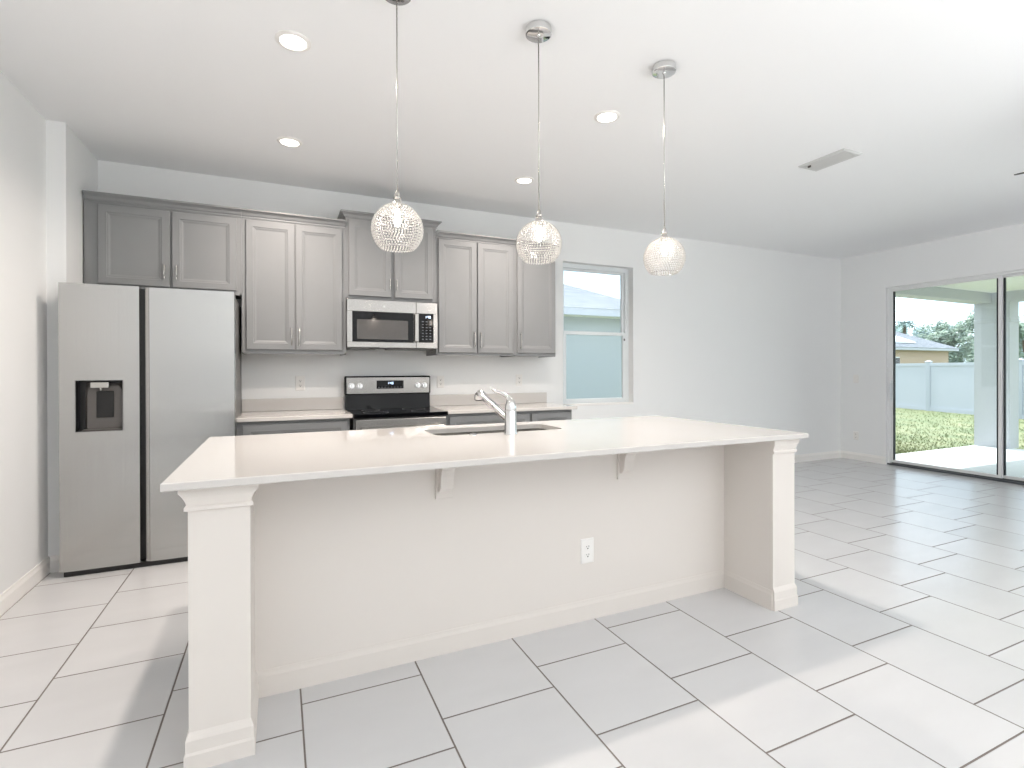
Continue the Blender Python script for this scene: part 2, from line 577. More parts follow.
# sliding glass door
door = thing('door_1', (XR, (DY0 + DY1) / 2, 0), None, None)
door['kind'] = 'structure'
f = MB()
f.bbox(XR + .03, XR + .15, DY1 - .030, DY1, 0, DZ, .004).bbox(XR + .03, XR + .15, DY0, DY0 + .045, 0, DZ, .004)
f.bbox(XR + .031, XR + .15, DY0 + .045, DY1 - .03, DZ - .030, DZ, .003)
f.build('door_frame', M_['alu'], door)
f = MB()
f.bbox(XR + .02, XR + .155, DY0, DY1, 0.0, .022, .003)
for k in range(3):
    f.box(XR + .045 + k * .036, XR + .051 + k * .036, DY0 + .045, DY1 - .045, .022, .034)
f.build('door_track', M_['track'], door)
def slide_panel(y0, y1, x, handle=False):
    st = .036
    p = MB()
    p.bbox(x, x + .03, y0, y0 + st, .035, DZ - .028, .004).bbox(x, x + .03, y1 - st, y1, .035, DZ - .028, .004)
    p.bbox(x, x + .03, y0 + st, y1 - st, DZ - .058, DZ - .028, .004).bbox(x, x + .03, y0 + st, y1 - st, .035, .070, .004)
    pan = p.build('door_panel', M_['alu'], door)
    g = MB()
    for a, b in ((y0 + st, y0 + st + .012), (y1 - st - .012, y1 - st)):
        g.box(x - .001, x + .031, a, b, .070, DZ - .058)
    g.build('gasket', M_['gasket'], pan)
    MB().box(x + .013, x + .018, y0 + st, y1 - st, .070, DZ - .058).build('pane', M_['glass'], pan)
    if handle:
        hm = MB()
        hm.bbox(x - .006, x, y1 - st + .004, y1 - .004, .86, 1.15, .003)
        hm.tube([(x - .004, y1 - .018, .89), (x - .035, y1 - .018, .91), (x - .035, y1 - .018, 1.10), (x - .004, y1 - .018, 1.12)], .008, 8)
        hm.build('door_handle', M_['vinyl'], pan)
    return pan
slide_panel(3.085, DY1 - .030, XR + .045, True)
slide_panel(1.93, 3.121, XR + .081)
slide_panel(DY0 + .045, 1.99, XR + .117)

# ------------------------------------------------------------------ cabinets
def door_panel(x0, x1, z0, z1, yf, th=0.019):
    """cabinet door with a raised frame and recessed centre panel, facing -y; front at yf"""
    spec = [(0, th), (0, .004), (.004, 0), (.050, 0), (.053, .004), (.062, .0055), (.072, .010), (.078, .0105)]
    L = [[(x0 + i, yf + d, z0 + i), (x1 - i, yf + d, z0 + i), (x1 - i, yf + d, z1 - i), (x0 + i, yf + d, z1 - i)] for i, d in spec]
    return MB().loops(L, True, True)

def bar_handle(x, y, z0, z1):
    m = MB()
    zc_ = (z0 + z1) / 2
    pts = [(x, y, z0 + .012), (x, y - .020, z0 + .006), (x, y - .026, z0 + .022), (x, y - .030, zc_), (x, y - .026, z1 - .022), (x, y - .020, z1 - .006), (x, y, z1 - .012)]
    m.tube(pts, [.0045, .0045, .005, .0055, .005, .0045, .0045], 8)
    m.tube([(x, y - .022, z0), (x, y - .028, zc_), (x, y - .022, z1)], [.004, .006, .004], 8)
    return m

def crown(x0, x1, yf, yb, z0, hgt=.062, proj=.045, lret=False, rret=False):
    prof = [(0, 0), (.006, 0), (.006, .012), (.014, .018), (.022, .034), (.034, .044), (proj - .003, .049), (proj, .052), (proj, hgt), (0, hgt)]
    rows = []
    for o, z in prof:
        path = []
        if lret:
            path += [(x0 - o, yb, z0 + z), (x0 - o, yf - o, z0 + z)]
        else:
            path += [(x0, yf - o, z0 + z)]
        if rret:
            path += [(x1 + o, yf - o, z0 + z), (x1 + o, yb, z0 + z)]
        else:
            path += [(x1, yf - o, z0 + z)]
        rows.append(path)
    n = len(rows[0])
    L = [[rows[i][j] for i in range(len(prof))] for j in range(n)]
    return MB().loops(L, True, True)

YFR, YDR, YBK = 4.580, 4.560, YB - .002
def upper_cabinet(x0, x1, z0, z1, doors, label, crown_z, lret=False, rret=False, cx0=None, cx1=None, yb=YBK):
    t = thing('wall_cabinet', ((x0 + x1) / 2, YBK, z0), label, 'cabinet', 'grey wall cabinets')
    b = MB()
    b.box(x0, x1, YFR, yb, z0 + .012, z1)
    b.box(x0, x1, YFR, YFR + .02, z0, z0 + .012)
    b.box(x0, x0 + .014, YFR, yb, z0, z0 + .012).box(x1 - .014, x1, YFR, yb, z0, z0 + .012)
    b.build('carcass', M_['cabinet'], t)
    for dx0, dx1, dz0, dz1, hx, hz0, hz1 in doors:
        d = door_panel(dx0, dx1, dz0, dz1, YDR).build('door', M_['cabinet'], t)
        bar_handle(hx, YDR + .0005, hz0, hz1).build('handle', M_['nickel'], d)
    crown(x0 if cx0 is None else cx0, x1 if cx1 is None else cx1, YFR, yb, crown_z, lret=lret, rret=rret).build('crown_molding', M_['cabinet'], t)
    return t

upper_cabinet(-1.250, -.262, 1.893, 2.52,
              [(-1.169, -.735, 1.925, 2.492, -.767, 1.985, 2.09), (-.722, -.295, 1.925, 2.492, -.690, 1.985, 2.09)],
              'wide grey wall cabinet with two short doors above the steel refrigerator', 2.508)
upper_cabinet(-.261, .524, 1.437, 2.52,
              [(-.231, .124, 1.470, 2.492, .099, 1.502, 1.65), (.131, .494, 1.470, 2.492, .156, 1.502, 1.65)],
              'tall grey double-door wall cabinet between refrigerator cabinet and microwave', 2.508)
upper_cabinet(.525, 1.312, 1.912, 2.61,
              [(.546, .906, 1.940, 2.589, .891, 2.006, 2.098), (.934, 1.280, 1.940, 2.589, .934 + .016, 2.006, 2.098)],
              'raised grey wall cabinet with crown on both sides above the microwave', 2.592, True, True)
upper_cabinet(1.313, 2.104, 1.441, 2.52,
              [(1.332, 1.703, 1.463, 2.502, 1.677, 1.510, 1.66), (1.713, 2.079, 1.463, 2.502, 1.738, 1.510, 1.66)],
              'tall grey double-door wall cabinet just right of the microwave', 2.508)
upper_cabinet(2.105, 2.557, 1.436, 2.52,
              [(2.126, 2.549, 1.468, 2.505, 2.157, 1.508, 1.66)],
              'narrow grey single-door wall cabinet nearest the kitchen window', 2.508, False, True)

# base cabinets
YBF, YBD = 4.320, 4.300
def base_cabinet(x0, x1, fronts, label):
    t = thing('base_cabinet', ((x0 + x1) / 2, YBK, 0), label, 'cabinet', 'grey base cabinets')
    b = MB()
    b.box(x0, x1, YBF, YBK, .10, .921).box(x0, x1, YBF + .07, YBK, 0, .10)
    b.build('carcass', M_['cabinet'], t)
    for kind, a0, a1, z0, z1, hx in fronts:
        if kind == 'drawer':
            d = door_panel(a0, a1, z0, z1, YBD).build('drawer', M_['cabinet'], t)
            m = MB()
            xc = (a0 + a1) / 2
            zc_ = (z0 + z1) / 2
            m.tube([(xc - .055, YBD, zc_), (xc - .05, YBD - .024, zc_), (xc, YBD - .03, zc_), (xc + .05, YBD - .024, zc_), (xc + .055, YBD, zc_)], .005, 8)
            m.build('handle', M_['nickel'], d)
        else:
            d = door_panel(a0, a1, z0, z1, YBD).build('door', M_['cabinet'], t)
            bar_handle(hx, YBD, z1 - .16, z1 - .03).build('handle', M_['nickel'], d)
    return t
base_cabinet(-.2832, .520, [('drawer', -.245, .500, .745, .895, 0), ('door', -.245, .124, .13, .73, .095), ('door', .131, .500, .13, .73, .16)],
             'grey base cabinet under the counter between refrigerator and range')
base_cabinet(1.333, 2.138, [('drawer', 1.352, 2.122, .745, .895, 0), ('door', 1.352, 1.733, .13, .73, 1.70), ('door', 1.740, 2.122, .13, .73, 1.77)],
             'wide grey base cabinet just right of the range')
base_cabinet(2.139, 2.590, [('drawer', 2.148, 2.578, .745, .895, 0), ('door', 2.148, 2.578, .13, .73, 2.18)],
             'narrow grey base cabinet at the window end of the back counter')

def counter(x0, x1, label, bx0, bx1):
    t = thing('countertop', ((x0 + x1) / 2, YBK, .922), label, 'countertop', 'white countertops along the back wall')
    MB().bbox(x0, x1, 4.28, YBK - .001, .9215, ZC, .004).build('slab', M_['quartz'], t)
    MB().bbox(bx0, bx1, 4.905, YBK - .001, ZC + .0002, 1.060, .003).build('backsplash', M_['quartz'], t)
counter(-.2832, .540, 'short white quartz counter between refrigerator and range', -.2832, .540)
counter(1.330, 2.632, 'white quartz counter running from the range to the window', 1.330, 2.632)

# ------------------------------------------------------------------ refrigerator
YFD = 4.112
fr = thing('refrigerator', (-.766, 4.5, 0), 'stainless side-by-side refrigerator with water dispenser in the alcove', 'refrigerator')
MB().bbox(-1.248, -.284, 4.185, 4.905, .03, 1.835, .006).build('cabinet_body', M_['steel_side'], fr)
m = MB()
m.bbox(-1.238, -.295, 4.126, 4.70, .0, .0345, .004)
m.build('toe_grille', M_['black'], fr)
MB().box(-.845, -.800, 4.165, 4.184, .036, 1.85).build('door_gap', M_['black'], fr)
# left door with a real opening for the dispenser
dx0, dx1, dz0, dz1 = -1.170, -.925, .914, 1.242
m = MB()
X = [-1.253, dx0, dx1, -.835]
Z = [.036, dz0, dz1, 1.858]
for i in range(3):
    for j in range(3):
        if i == 1 and j == 1:
            continue
        m.add([(X[i], YFD, Z[j]), (X[i + 1], YFD, Z[j]), (X[i + 1], YFD, Z[j + 1]), (X[i], YFD, Z[j + 1])], [(0, 1, 2, 3)])
def ring(xa, xb, za, zb, y0, y1, mm):
    a = [(xa, y0, za), (xb, y0, za), (xb, y0, zb), (xa, y0, zb)]
    b = [(xa, y1, za), (xb, y1, za), (xb, y1, zb), (xa, y1, zb)]
    mm.loops([a, b], False, False)
ring(-1.253, -.835, .036, 1.858, YFD, 4.182, m)
ring(dx0, dx1, dz0, dz1, YFD, 4.175, m)
m.add([(-1.253, 4.182, .036), (-.835, 4.182, .036), (-.835, 4.182, 1.858), (-1.253, 4.182, 1.858)], [(3, 2, 1, 0)])
bmv = m
ld = bmv.build('freezer_door', M_['steel'], fr)
m = MB()
m.add([(dx0, 4.172, dz0), (dx1, 4.172, dz0), (dx1, 4.172, dz1), (dx0, 4.172, dz1)], [(0, 1, 2, 3)])
ring(dx0 + .001, dx1 - .001, dz0 + .001, dz1 - .001, YFD - .001, 4.172, m)
ring(dx0 - .003, dx1 + .003, dz0 - .003, dz1 + .003, YFD - .002, YFD + .001, m)
m.build('dispenser_recess', M_['black'], ld)
m = MB()
m.loops([[(-1.135, 4.170, dz0 + .012), (-.936, 4.170, dz0 + .012), (-.936, 4.170, 1.19), (-.945, 4.170, 1.225), (-1.125, 4.170, 1.225), (-1.135, 4.170, 1.18)],
         [(-1.120, 4.150, dz0 + .012), (-.938, 4.150, dz0 + .012), (-.938, 4.150, 1.175), (-.952, 4.150, 1.205), (-1.110, 4.150, 1.205), (-1.120, 4.150, 1.175)]])
m.build('dispenser_panel', M_['grey_plastic'], ld, )
MB().bbox(-1.072, -.980, 4.142, 4.152, 1.000, 1.172, .004).build('dispenser_paddle', M_['black'], ld)
m = MB()
m.bbox(-1.098, -1.000, 4.118, 4.160, 1.192, 1.230, .006)
m.cyl((-1.045, 4.138, 1.193), (-1.045, 4.138, 1.176), .012, .009, 14)
m.build('dispenser_spout', M_['nickel'], ld)
MB().bbox(-1.140, -.934, 4.118, 4.168, dz0 + .002, dz0 + .012, .002).build('drip_tray', M_['grey_plastic'], ld)
# right door with bevelled grip edge
m = MB()
pl = [(-.812, 4.182), (-.812, 4.150), (-.804, 4.128), (-.783, 4.118), (-.780, YFD), (-.282, YFD), (-.279, YFD + .004), (-.279, 4.182)]
m.loops([[(x, y, z) for x, y in pl] for z in (.036, 1.856)])
m.build('refrigerator_door', M_['steel'], fr)

# ------------------------------------------------------------------ microwave
YM = 4.505
mw = thing('microwave', (.915, 4.7, 1.497), 'stainless over-the-range microwave hanging under the raised cabinet', 'microwave')
MB().bbox(.530, 1.306, YM + .03, 4.925, 1.500, 1.908, .004).build('housing', M_['black'], mw)
m = MB()
x0, x1, z0, z1 = .524, 1.110, 1.497, 1.904
wx0, wx1, wz0, wz1 = .566, 1.088, 1.545, 1.803
m.bbox(x0, x1, YM, YM + .029, wz1, z1, .003).bbox(x0, x1, YM, YM + .029, z0, wz0, .003)
m.box(x0, wx0, YM + .001, YM + .029, wz0, wz1).box(wx1, x1, YM + .001, YM + .029, wz0, wz1)
md = m.build('door', M_['steel_h'], mw)
m = MB()
m.box(wx0, wx1, YM + .002, YM + .028, wz0, wz1)
dwin = m.build('window_surround', M_['black_glass'], md)
MB().bbox(.604, 1.038, YM - .0005, YM + .002, 1.568, 1.735, .0006).build('window', M_['oven_window'], md)
m = MB()
m.bbox(1.093, 1.129, YM - .030, YM - .014, 1.552, 1.800, .006)
m.box(1.100, 1.122, YM - .016, YM + .001, 1.560, 1.580).box(1.100, 1.122, YM - .016, YM + .001, 1.772, 1.792)
m.build('handle', M_['steel_h'], md)
m = MB()
m.bbox(1.112, 1.305, YM, YM + .029, 1.804, 1.903, .003).bbox(1.112, 1.305, YM, YM + .029, 1.497, 1.548, .003)
m.box(1.112, 1.131, YM + .001, YM + .029, 1.548, 1.804).box(1.268, 1.305, YM + .001, YM + .029, 1.548, 1.804)
pan = m.build('control_panel', M_['steel_h'], mw)
MB().box(1.131, 1.268, YM + .0005, YM + .028, 1.548, 1.804).build('keypad', M_['black_glass'], pan)
for r in range(7):
    for c in range(3):
        x = 1.163 + c * .034
        z = 1.575 + r * .026
        MB().box(x, x + .014, YM - .0004, YM + .0006, z, z + .006).build('key', M_['ink'], pan)
# clock digits 1:40 drawn as seven-segment bars
def digits(mb, text, x, z, w, h, y, t):
    seg = {'0': 'abcdef', '1': 'bc', '2': 'abged', '3': 'abgcd', '4': 'fgbc', '5': 'afgcd', '6': 'afgedc', '7': 'abc', '8': 'abcdefg', '9': 'abcdfg'}
    for ch in text:
        if ch == ':':
            mb.box(x, x + t, y - .0004, y, z + h * .25, z + h * .25 + t).box(x, x + t, y - .0004, y, z + h * .65, z + h * .65 + t)
            x += t * 2.4
            continue
        S = {'a': (0, w, h - t, h), 'd': (0, w, 0, t), 'g': (0, w, h / 2 - t / 2, h / 2 + t / 2), 'f': (0, t, h / 2, h), 'e': (0, t, 0, h / 2), 'b': (w - t, w, h / 2, h), 'c': (w - t, w, 0, h / 2)}
        for k in seg[ch]:
            a, b, c, d = S[k]
            mb.box(x + a, x + b, y - .0004, y, z + c, z + d)
        x += w * 1.45
    return mb
digits(MB(), '1:40', 1.190, 1.765, .011, .021, YM + .0003, .0032).build('clock_display', M_['display'], pan)
m = MB()
m.box(.56, .80, YM + .06, 4.86, 1.488, 1.4995).box(.90, 1.28, YM + .06, 4.86, 1.488, 1.4995)
m.build('grease_filter', M_['steel_side'], mw)
m = MB()
m.cyl((.832, YM + .001, 1.852), (.832, YM - .001, 1.852), .009, .009, 20)
m.build('round_badge', M_['nickel'], md)

# ------------------------------------------------------------------ range
rg = thing('range', (.937, 4.6, 0), 'freestanding stainless electric range with black glass cooktop', 'stove')
RX0, RX1, RYF = .549, 1.324, 4.262
MB().box(RX0, RX1, RYF + .045, 4.915, .03, .915).build('body', M_['steel_side'], rg)
m = MB()
m.bbox(RX0 - .001, RX1 + .001, RYF - .004, 4.845, .915, .948, .005)
ct = m.build('cooktop', M_['black_glass'], rg)
for bx, by, br in ((.745, 4.42, .105), (1.130, 4.42, .085), (.745, 4.69, .080), (1.130, 4.69, .105)):
    L = []
    for r in (br, br - .004):
        L.append([(bx + r * math.cos(2 * PI * i / 40), by + r * math.sin(2 * PI * i / 40), .9484) for i in range(40)])
    MB().loops(L, False, False).build('burner_ring', M_['grey_plastic'], ct)
m = MB()
m.loops([[(RX0, 4.850, .945), (RX1 + .003, 4.850, .945), (RX1 + .003, 4.915, .945), (RX0, 4.915, .945)],
         [(RX0, 4.862, 1.085), (RX1 + .003, 4.862, 1.085), (RX1 + .003, 4.915, 1.085), (RX0, 4.915, 1.085)]])
m.bbox(RX0 - .008, RX1 + .010, 4.850, 4.918, 1.080, 1.250, .010)
bg = m.build('backguard', M_['black_glass'], rg)
m = MB()
m.loops([[(.560, 4.846, 1.090), (1.318, 4.846, 1.090), (1.318, 4.852, 1.090), (.560, 4.852, 1.090)],
         [(.557, 4.846, 1.236), (1.322, 4.846, 1.236), (1.322, 4.852, 1.236), (.557, 4.852, 1.236)]])
cp = m.build('control_panel', M_['steel_h'], bg)
MB().bbox(.823, 1.073, 4.8435, 4.847, 1.132, 1.208, .0015).build('display', M_['black_glass'], bg)
digits(MB(), '1:40', .921, 1.173, .012, .020, 4.8433, .0032).build('clock_display', M_['display'], bg)
for i in range(8):
    x = .838 + i * .029
    MB().box(x, x + .011, 4.8431, 4.8435, 1.143, 1.148).build('key', M_['ink'], bg)
for kx in (.600, .672, 1.205, 1.270):
    k = MB()
    k.cyl((kx, 4.847, 1.160), (kx, 4.838, 1.160), .029, .027, 24)
    k.cyl((kx, 4.838, 1.160), (kx, 4.822, 1.160), .024, .020, 24)
    k.bbox(kx - .006, kx + .006, 4.810, 4.832, 1.136, 1.184, .004)
    k.build('knob', M_['chrome'], bg)
m = MB()
m.bbox(RX0 + .012, RX1 - .012, RYF, RYF + .044, .205, .905, .006)
od = m.build('oven_door', M_['steel_h'], rg)
MB().bbox(.68, 1.19, RYF - .002, RYF + .002, .36, .72, .001).build('oven_window', M_['black_glass'], od)
m = MB()
m.tube([(.60, RYF - .05, .83), (1.27, RYF - .05, .83)], .013, 14)
m.box(.625, .650, RYF - .045, RYF + .002, .820, .840).box(1.222, 1.247, RYF - .045, RYF + .002, .820, .840)
m.build('handle', M_['steel_h'], od)
MB().bbox(RX0 + .012, RX1 - .012, RYF, RYF + .044, .045, .195, .006).build('storage_drawer', M_['steel_h'], rg)
for fx in (RX0 + .05, RX1 - .05):
    for fy in (4.36, 4.86):
        MB().cyl((fx, fy, 0), (fx, fy, .031), .018, .018, 12).build('foot', M_['black'], rg)

# ------------------------------------------------------------------ island
YW = 2.284
isl = thing('kitchen_island', (1.16, 2.3, 0), 'white kitchen island base with square corner posts and knee wall', 'kitchen island')
MB().box(-.090, 2.425, YW, YW + .12, 0, .9225).build('knee_wall', M_['island'], isl)
def post(x0, x1, y0, y1, full):
    p = MB()
    p.box(x0, x1, y0, y1, 0, .9225)
    po = p.build('corner_post', M_['island'], isl)
    cap = MB()
    base = MB()
    for mb, prof in ((cap, [(.000, .842), (.010, .846), (.010, .856), (.004, .862), (.006, .872), (.014, .890), (.022, .900), (.026, .905), (.026, .9225)]),
                     (base, [(.013, .0), (.013, .052), (.009, .060), (.009, .098), (.005, .110), (.000, .122)])):
        L = []
        for o, z in prof:
            a0 = x0 - o if (full or x0 < 0) else x0 - min(o, .0005)
            a1 = x1 + o if (full or x0 > 1) else x1 + min(o, .0005)
            L.append([(a0, y0 - min(o, .012), z), (a1, y0 - min(o, .012), z), (a1, y1 + (.0005), z), (a0, y1 + .0005, z)])
        mb.loops(L)
    cap.build('cap_molding', M_['island'], po)
    base.build('base_molding', M_['island'], po)
post(-.270, -.089, 1.962, YW + .13, True)
post(2.424, 2.594, 1.950, YW + .13, False)
m = MB()
prof = [(0, 0), (.007, 0), (.007, .080), (.004, .092), (.002, .105), (0, .105)]
m.loops([[(x, YW - o, z) for o, z in prof] for x in (-.088, 2.423)])
m.loops([[(2.424 - o, y, z) for o, z in prof] for y in (1.952, YW - .0)])
m.build('baseboard', M_['island'], isl)
def corbel(x, w=.060):
    m = MB()
    m.bbox(x - w / 2 - .012, x + w / 2 + .012, YW - .012, YW + .001, .715, .9225, .003)
    pr = [(YW - .010, .9225), (YW - .150, .9225), (YW - .150, .900), (YW - .135, .890), (YW - .110, .886), (YW - .085, .872), (YW - .066, .850), (YW - .056, .820), (YW - .052, .790), (YW - .045, .768), (YW - .030, .752), (YW - .010, .745)]
    m.loops([[(xx, y, z) for y, z in pr] for xx in (x - w / 2, x + w / 2)])
    return m.build('corbel', M_['island'], isl)
corbel(.690)
corbel(1.690)
# cabinet run on the kitchen side of the island
m = MB()
m.box(-.268, 2.59, YW + .131, 3.02, .10, .56).box(-.268, 2.59, YW + .131, 2.95, 0, .10)
m.box(-.268, .70, YW + .131, 3.02, .56, .921).box(1.63, 2.59, YW + .131, 3.02, .56, .921).box(.70, 1.63, 3.00, 3.02, .56, .921)
m.box(.70, 1.63, YW + .131, YW + .17, .56, .921)
ib = m.build('cabinet_run', M_['cabinet'], isl)
for k in range(6):
    a0 = -.25 + k * .4735
    L = [[(a0 + i, 3.04 - d, .13 + i), (a0 + .455 - i, 3.04 - d, .13 + i), (a0 + .455 - i, 3.04 - d, .89 - i), (a0 + i, 3.04 - d, .89 - i)] for i, d in [(0, .0195), (0, .004), (.004, 0), (.05, 0), (.062, .0055), (.072, .010)]]
    MB().loops(L).build('door', M_['cabinet'], isl)

# worktop with the sink cut-out
CX0, CX1, CY0, CY1 = -.336, 2.653, 1.908, 3.150
SX0, SX1, SY0, SY1 = .772, 1.556, 2.668, 2.990
def rrect(x0, x1, y0, y1, r, n=8):
    P = []
    for cx, cy, a in ((x1 - r, y1 - r, 0), (x0 + r, y1 - r, 90), (x0 + r, y0 + r, 180), (x1 - r, y0 + r, 270)):
        for i in range(n + 1):
            t = math.radians(a + 90 * i / n)
            P.append((cx + r * math.cos(t), cy + r * math.sin(t)))
    return P
inner = rrect(SX0, SX1, SY0, SY1, .06)
icx, icy = (SX0 + SX1) / 2, (SY0 + SY1) / 2
def to_rect(px, py, X0, X1, Y0, Y1):
    dx, dy = px - icx, py - icy
    t = min([((X1 if dx > 0 else X0) - icx) / dx if abs(dx) > 1e-9 else 1e9, ((Y1 if dy > 0 else Y0) - icy) / dy if abs(dy) > 1e-9 else 1e9])
    return (icx + dx * t, icy + dy * t)
outer = [to_rect(px, py, CX0, CX1, CY0, CY1) for px, py in inner]
for c in ((CX0, CY0), (CX1, CY0), (CX0, CY1), (CX1, CY1)):
    k = min(range(len(outer)), key=lambda i: abs(math.atan2(outer[i][1] - icy, outer[i][0] - icx) - math.atan2(c[1] - icy, c[0] - icx)))
    outer[k] = c
def inset(p, e):
    return (min(max(p[0], CX0 + e), CX1 - e), min(max(p[1], CY0 + e), CY1 - e))
m = MB()
zt, zb = ZI, .923
e = .003
m.loops([[(x, y, zb) for x, y in inner], [(x, y, zt) for x, y in inner], [(*inset(p, e), zt) for p in outer], [(*p, zt - e) for p in outer], [(*p, zb + e) for p in outer], [(*inset(p, e), zb) for p in outer], [(x, y, zb) for x, y in inner]], False, False)
it = m.build('island_countertop', M_['quartz'])
tag(it, 'large white quartz worktop on the kitchen island', 'countertop')

# sink
sk = thing('kitchen_sink', (icx, icy, .75), 'undermount stainless sink set into the island worktop', 'sink')
m = MB()
L = []
for o, z, r in ((-.012, .9225, .07), (.003, .9225, .058), (.003, .915, .058), (.006, .76, .06), (.03, .735, .05), (.06, .73, .03)):
    L.append([(x, y, z) for x, y in rrect(SX0 + o, SX1 - o, SY0 + o, SY1 - o, max(r, .01))])
m.loops(L, False, True)
m.build('basin', M_['nickel'], sk)
m = MB()
m.lathe((icx, icy, .7305), [(.050, 0), (.050, .004), (.040, .005), (.034, .002), (.005, .002), (.005, .010), (.001, .011)], 24)
m.build('drain', M_['chrome'], sk)

# faucet
fc = thing('kitchen_faucet', (1.161, 2.585, ZI), 'chrome single-handle pull-out faucet beside the island sink', 'faucet')
m = MB()
m.lathe((1.161, 2.585, ZI), [(.037, 0), (.037, .006), (.034, .012), (.0335, .124), (.031, .128), (.030, .132)], 32)
m.build('body', M_['chrome'], fc)
m = MB()
m.lathe((1.161, 2.585, ZI + .1325), [(.033, 0), (.0335, .010), (.030, .030), (.022, .050), (.012, .062), (.002, .066)], 28)
m.tube([(1.165, 2.582, 1.100), (1.160, 2.590, 1.132), (1.148, 2.602, 1.156), (1.124, 2.618, 1.172), (1.096, 2.632, 1.182), (1.078, 2.642, 1.194), (1.068, 2.648, 1.206)],
       [.026, .019, .012, .009, .008, .0065, .004], 12)
m.build('lever_handle', M_['chrome'], fc)
m = MB()
A, B_ = Vector((1.150, 2.605, 1.035)), Vector((1.085, 2.790, 1.145))
m.cyl(A, A.lerp(B_, .52), .022, .021, 20)
m.cyl(A.lerp(B_, .54), B_, .0205, .0215, 20)
m.build('spout', M_['chrome'], fc)
m = MB()
d = (B_ - A).normalized()
m.tube([B_ - d * .01, B_ + d * .02, B_ + d * .042 + Vector((0, 0, -.003)), B_ + d * .055 + Vector((0, 0, -.018)), B_ + d * .056 + Vector((0, 0, -.045))], [.0215, .024, .026, .027, .025], 20)
sh = m.build('spray_head', M_['chrome'], fc)
q = B_ + d * .056 + Vector((0, 0, -.045))
MB().cyl(q, q + Vector((0, 0, -.006)), .021, .018, 20).build('nozzle_ring', M_['black'], sh)
m = MB()
m.cyl(A.lerp(B_, .52), A.lerp(B_, .54), .0195, .0195, 20)
m.build('seam_ring', M_['black'], fc)
m = MB()
m.lathe((.958, 2.625, ZI), [(.022, 0), (.022, .003), (.018, .008), (.008, .010), (.001, .0102)], 24)
tag(m.build('sink_hole_cover', M_['chrome']), 'small round chrome cap on the worktop left of the faucet', 'hole cover')

# ------------------------------------------------------------------ outlets
def outlet(c, n, label, w=.074, h=.118, switch=False):
    """n: 'y' faces -y, 'x' faces -x"""
    t = thing('wall_outlet', c, label, 'outlet')
    def P(a, z, d):
        return (c[0] + a, c[1] - d, c[2] + z) if n == 'y' else (c[0] - d, c[1] - a, c[2] + z)
    m = MB()
    L = []
    for ins, d in ((0, -.0002), (0, .003), (.005, .006)):
        L.append([P(-w / 2 + ins, -h / 2 + ins, d), P(w / 2 - ins, -h / 2 + ins, d), P(w / 2 - ins, h / 2 - ins, d), P(-w / 2 + ins, h / 2 - ins, d)])
    m.loops(L)
    m.build('cover_plate', M_['white_plastic'], t)
    for zc_ in (.021, -.021):
        m = MB()
        s = MB()
        ring_ = [P(.0165 * math.cos(a), zc_ + max(-.0125, min(.0125, .0165 * math.sin(a))), 0) for a in [2 * PI * i / 24 for i in range(24)]]
        off = Vector(P(0, 0, .0078)) - Vector(P(0, 0, 0))
        off0 = Vector(P(0, 0, .0058)) - Vector(P(0, 0, 0))
        m.loops([[Vector(p) + off0 for p in ring_], [Vector(p) + off for p in ring_]])
        for a, hh in ((-.0065, .0075), (.0065, .009)):
            q = [P(a - .0012, zc_ + .003 - hh / 2, .0079), P(a + .0012, zc_ + .003 - hh / 2, .0079), P(a + .0012, zc_ + .003 + hh / 2, .0079), P(a - .0012, zc_ + .003 + hh / 2, .0079)]
            q2 = [P(a - .0012, zc_ + .003 - hh / 2, .0083), P(a + .0012, zc_ + .003 - hh / 2, .0083), P(a + .0012, zc_ + .003 + hh / 2, .0083), P(a - .0012, zc_ + .003 + hh / 2, .0083)]
            s.loops([q, q2])
        g = [P(.0035 * math.cos(b), zc_ - .0075 + .0035 * math.sin(b), .0079) for b in [2 * PI * i / 12 for i in range(12)]]
        g2 = [P(.0035 * math.cos(b), zc_ - .0075 + .0035 * math.sin(b), .0083) for b in [2 * PI * i / 12 for i in range(12)]]
        s.loops([g, g2])
        f_ = m.build('receptacle', M_['white_plastic'], t)
        s.build('slots', M_['outlet_slot'], f_)
    return t
outlet((.175, YB, 1.190), 'y', 'white outlet on the back wall between refrigerator and range', .078, .128)
outlet((1.456, YB, 1.188), 'y', 'white outlet on the back wall just right of the range', .074, .118)
outlet((2.312, YB, 1.197), 'y', 'white outlet on the back wall under the narrow cabinet', .074, .118)
outlet((1.460, YW, .360), 'y', 'white outlet on the front of the island knee wall', .078, .128)
outlet((XR, 4.708, .349), 'x', 'white outlet low on the right wall beside the sliding door', .074, .118)
def switch_plate(c, label):
    t = thing('light_switch', c, label, 'light switch')
    w, h = .074, .118
    L = []
    for ins, d in ((0, -.0002), (0, .003), (.005, .006)):
        L.append([(c[0] - d, c[1] - w / 2 + ins, c[2] - h / 2 + ins), (c[0] - d, c[1] + w / 2 - ins, c[2] - h / 2 + ins), (c[0] - d, c[1] + w / 2 - ins, c[2] + h / 2 - ins), (c[0] - d, c[1] - w / 2 + ins, c[2] + h / 2 - ins)])
    MB().loops(L).build('cover_plate', M_['white_plastic'], t)
    MB().bbox(c[0] - .010, c[0] - .0055, c[1] - .017, c[1] + .017, c[2] - .033, c[2] + .033, .0015).build('rocker', M_['white_plastic'], t)
switch_plate((XR, 4.708, 1.165), 'white rocker switch on the right wall beside the sliding door')

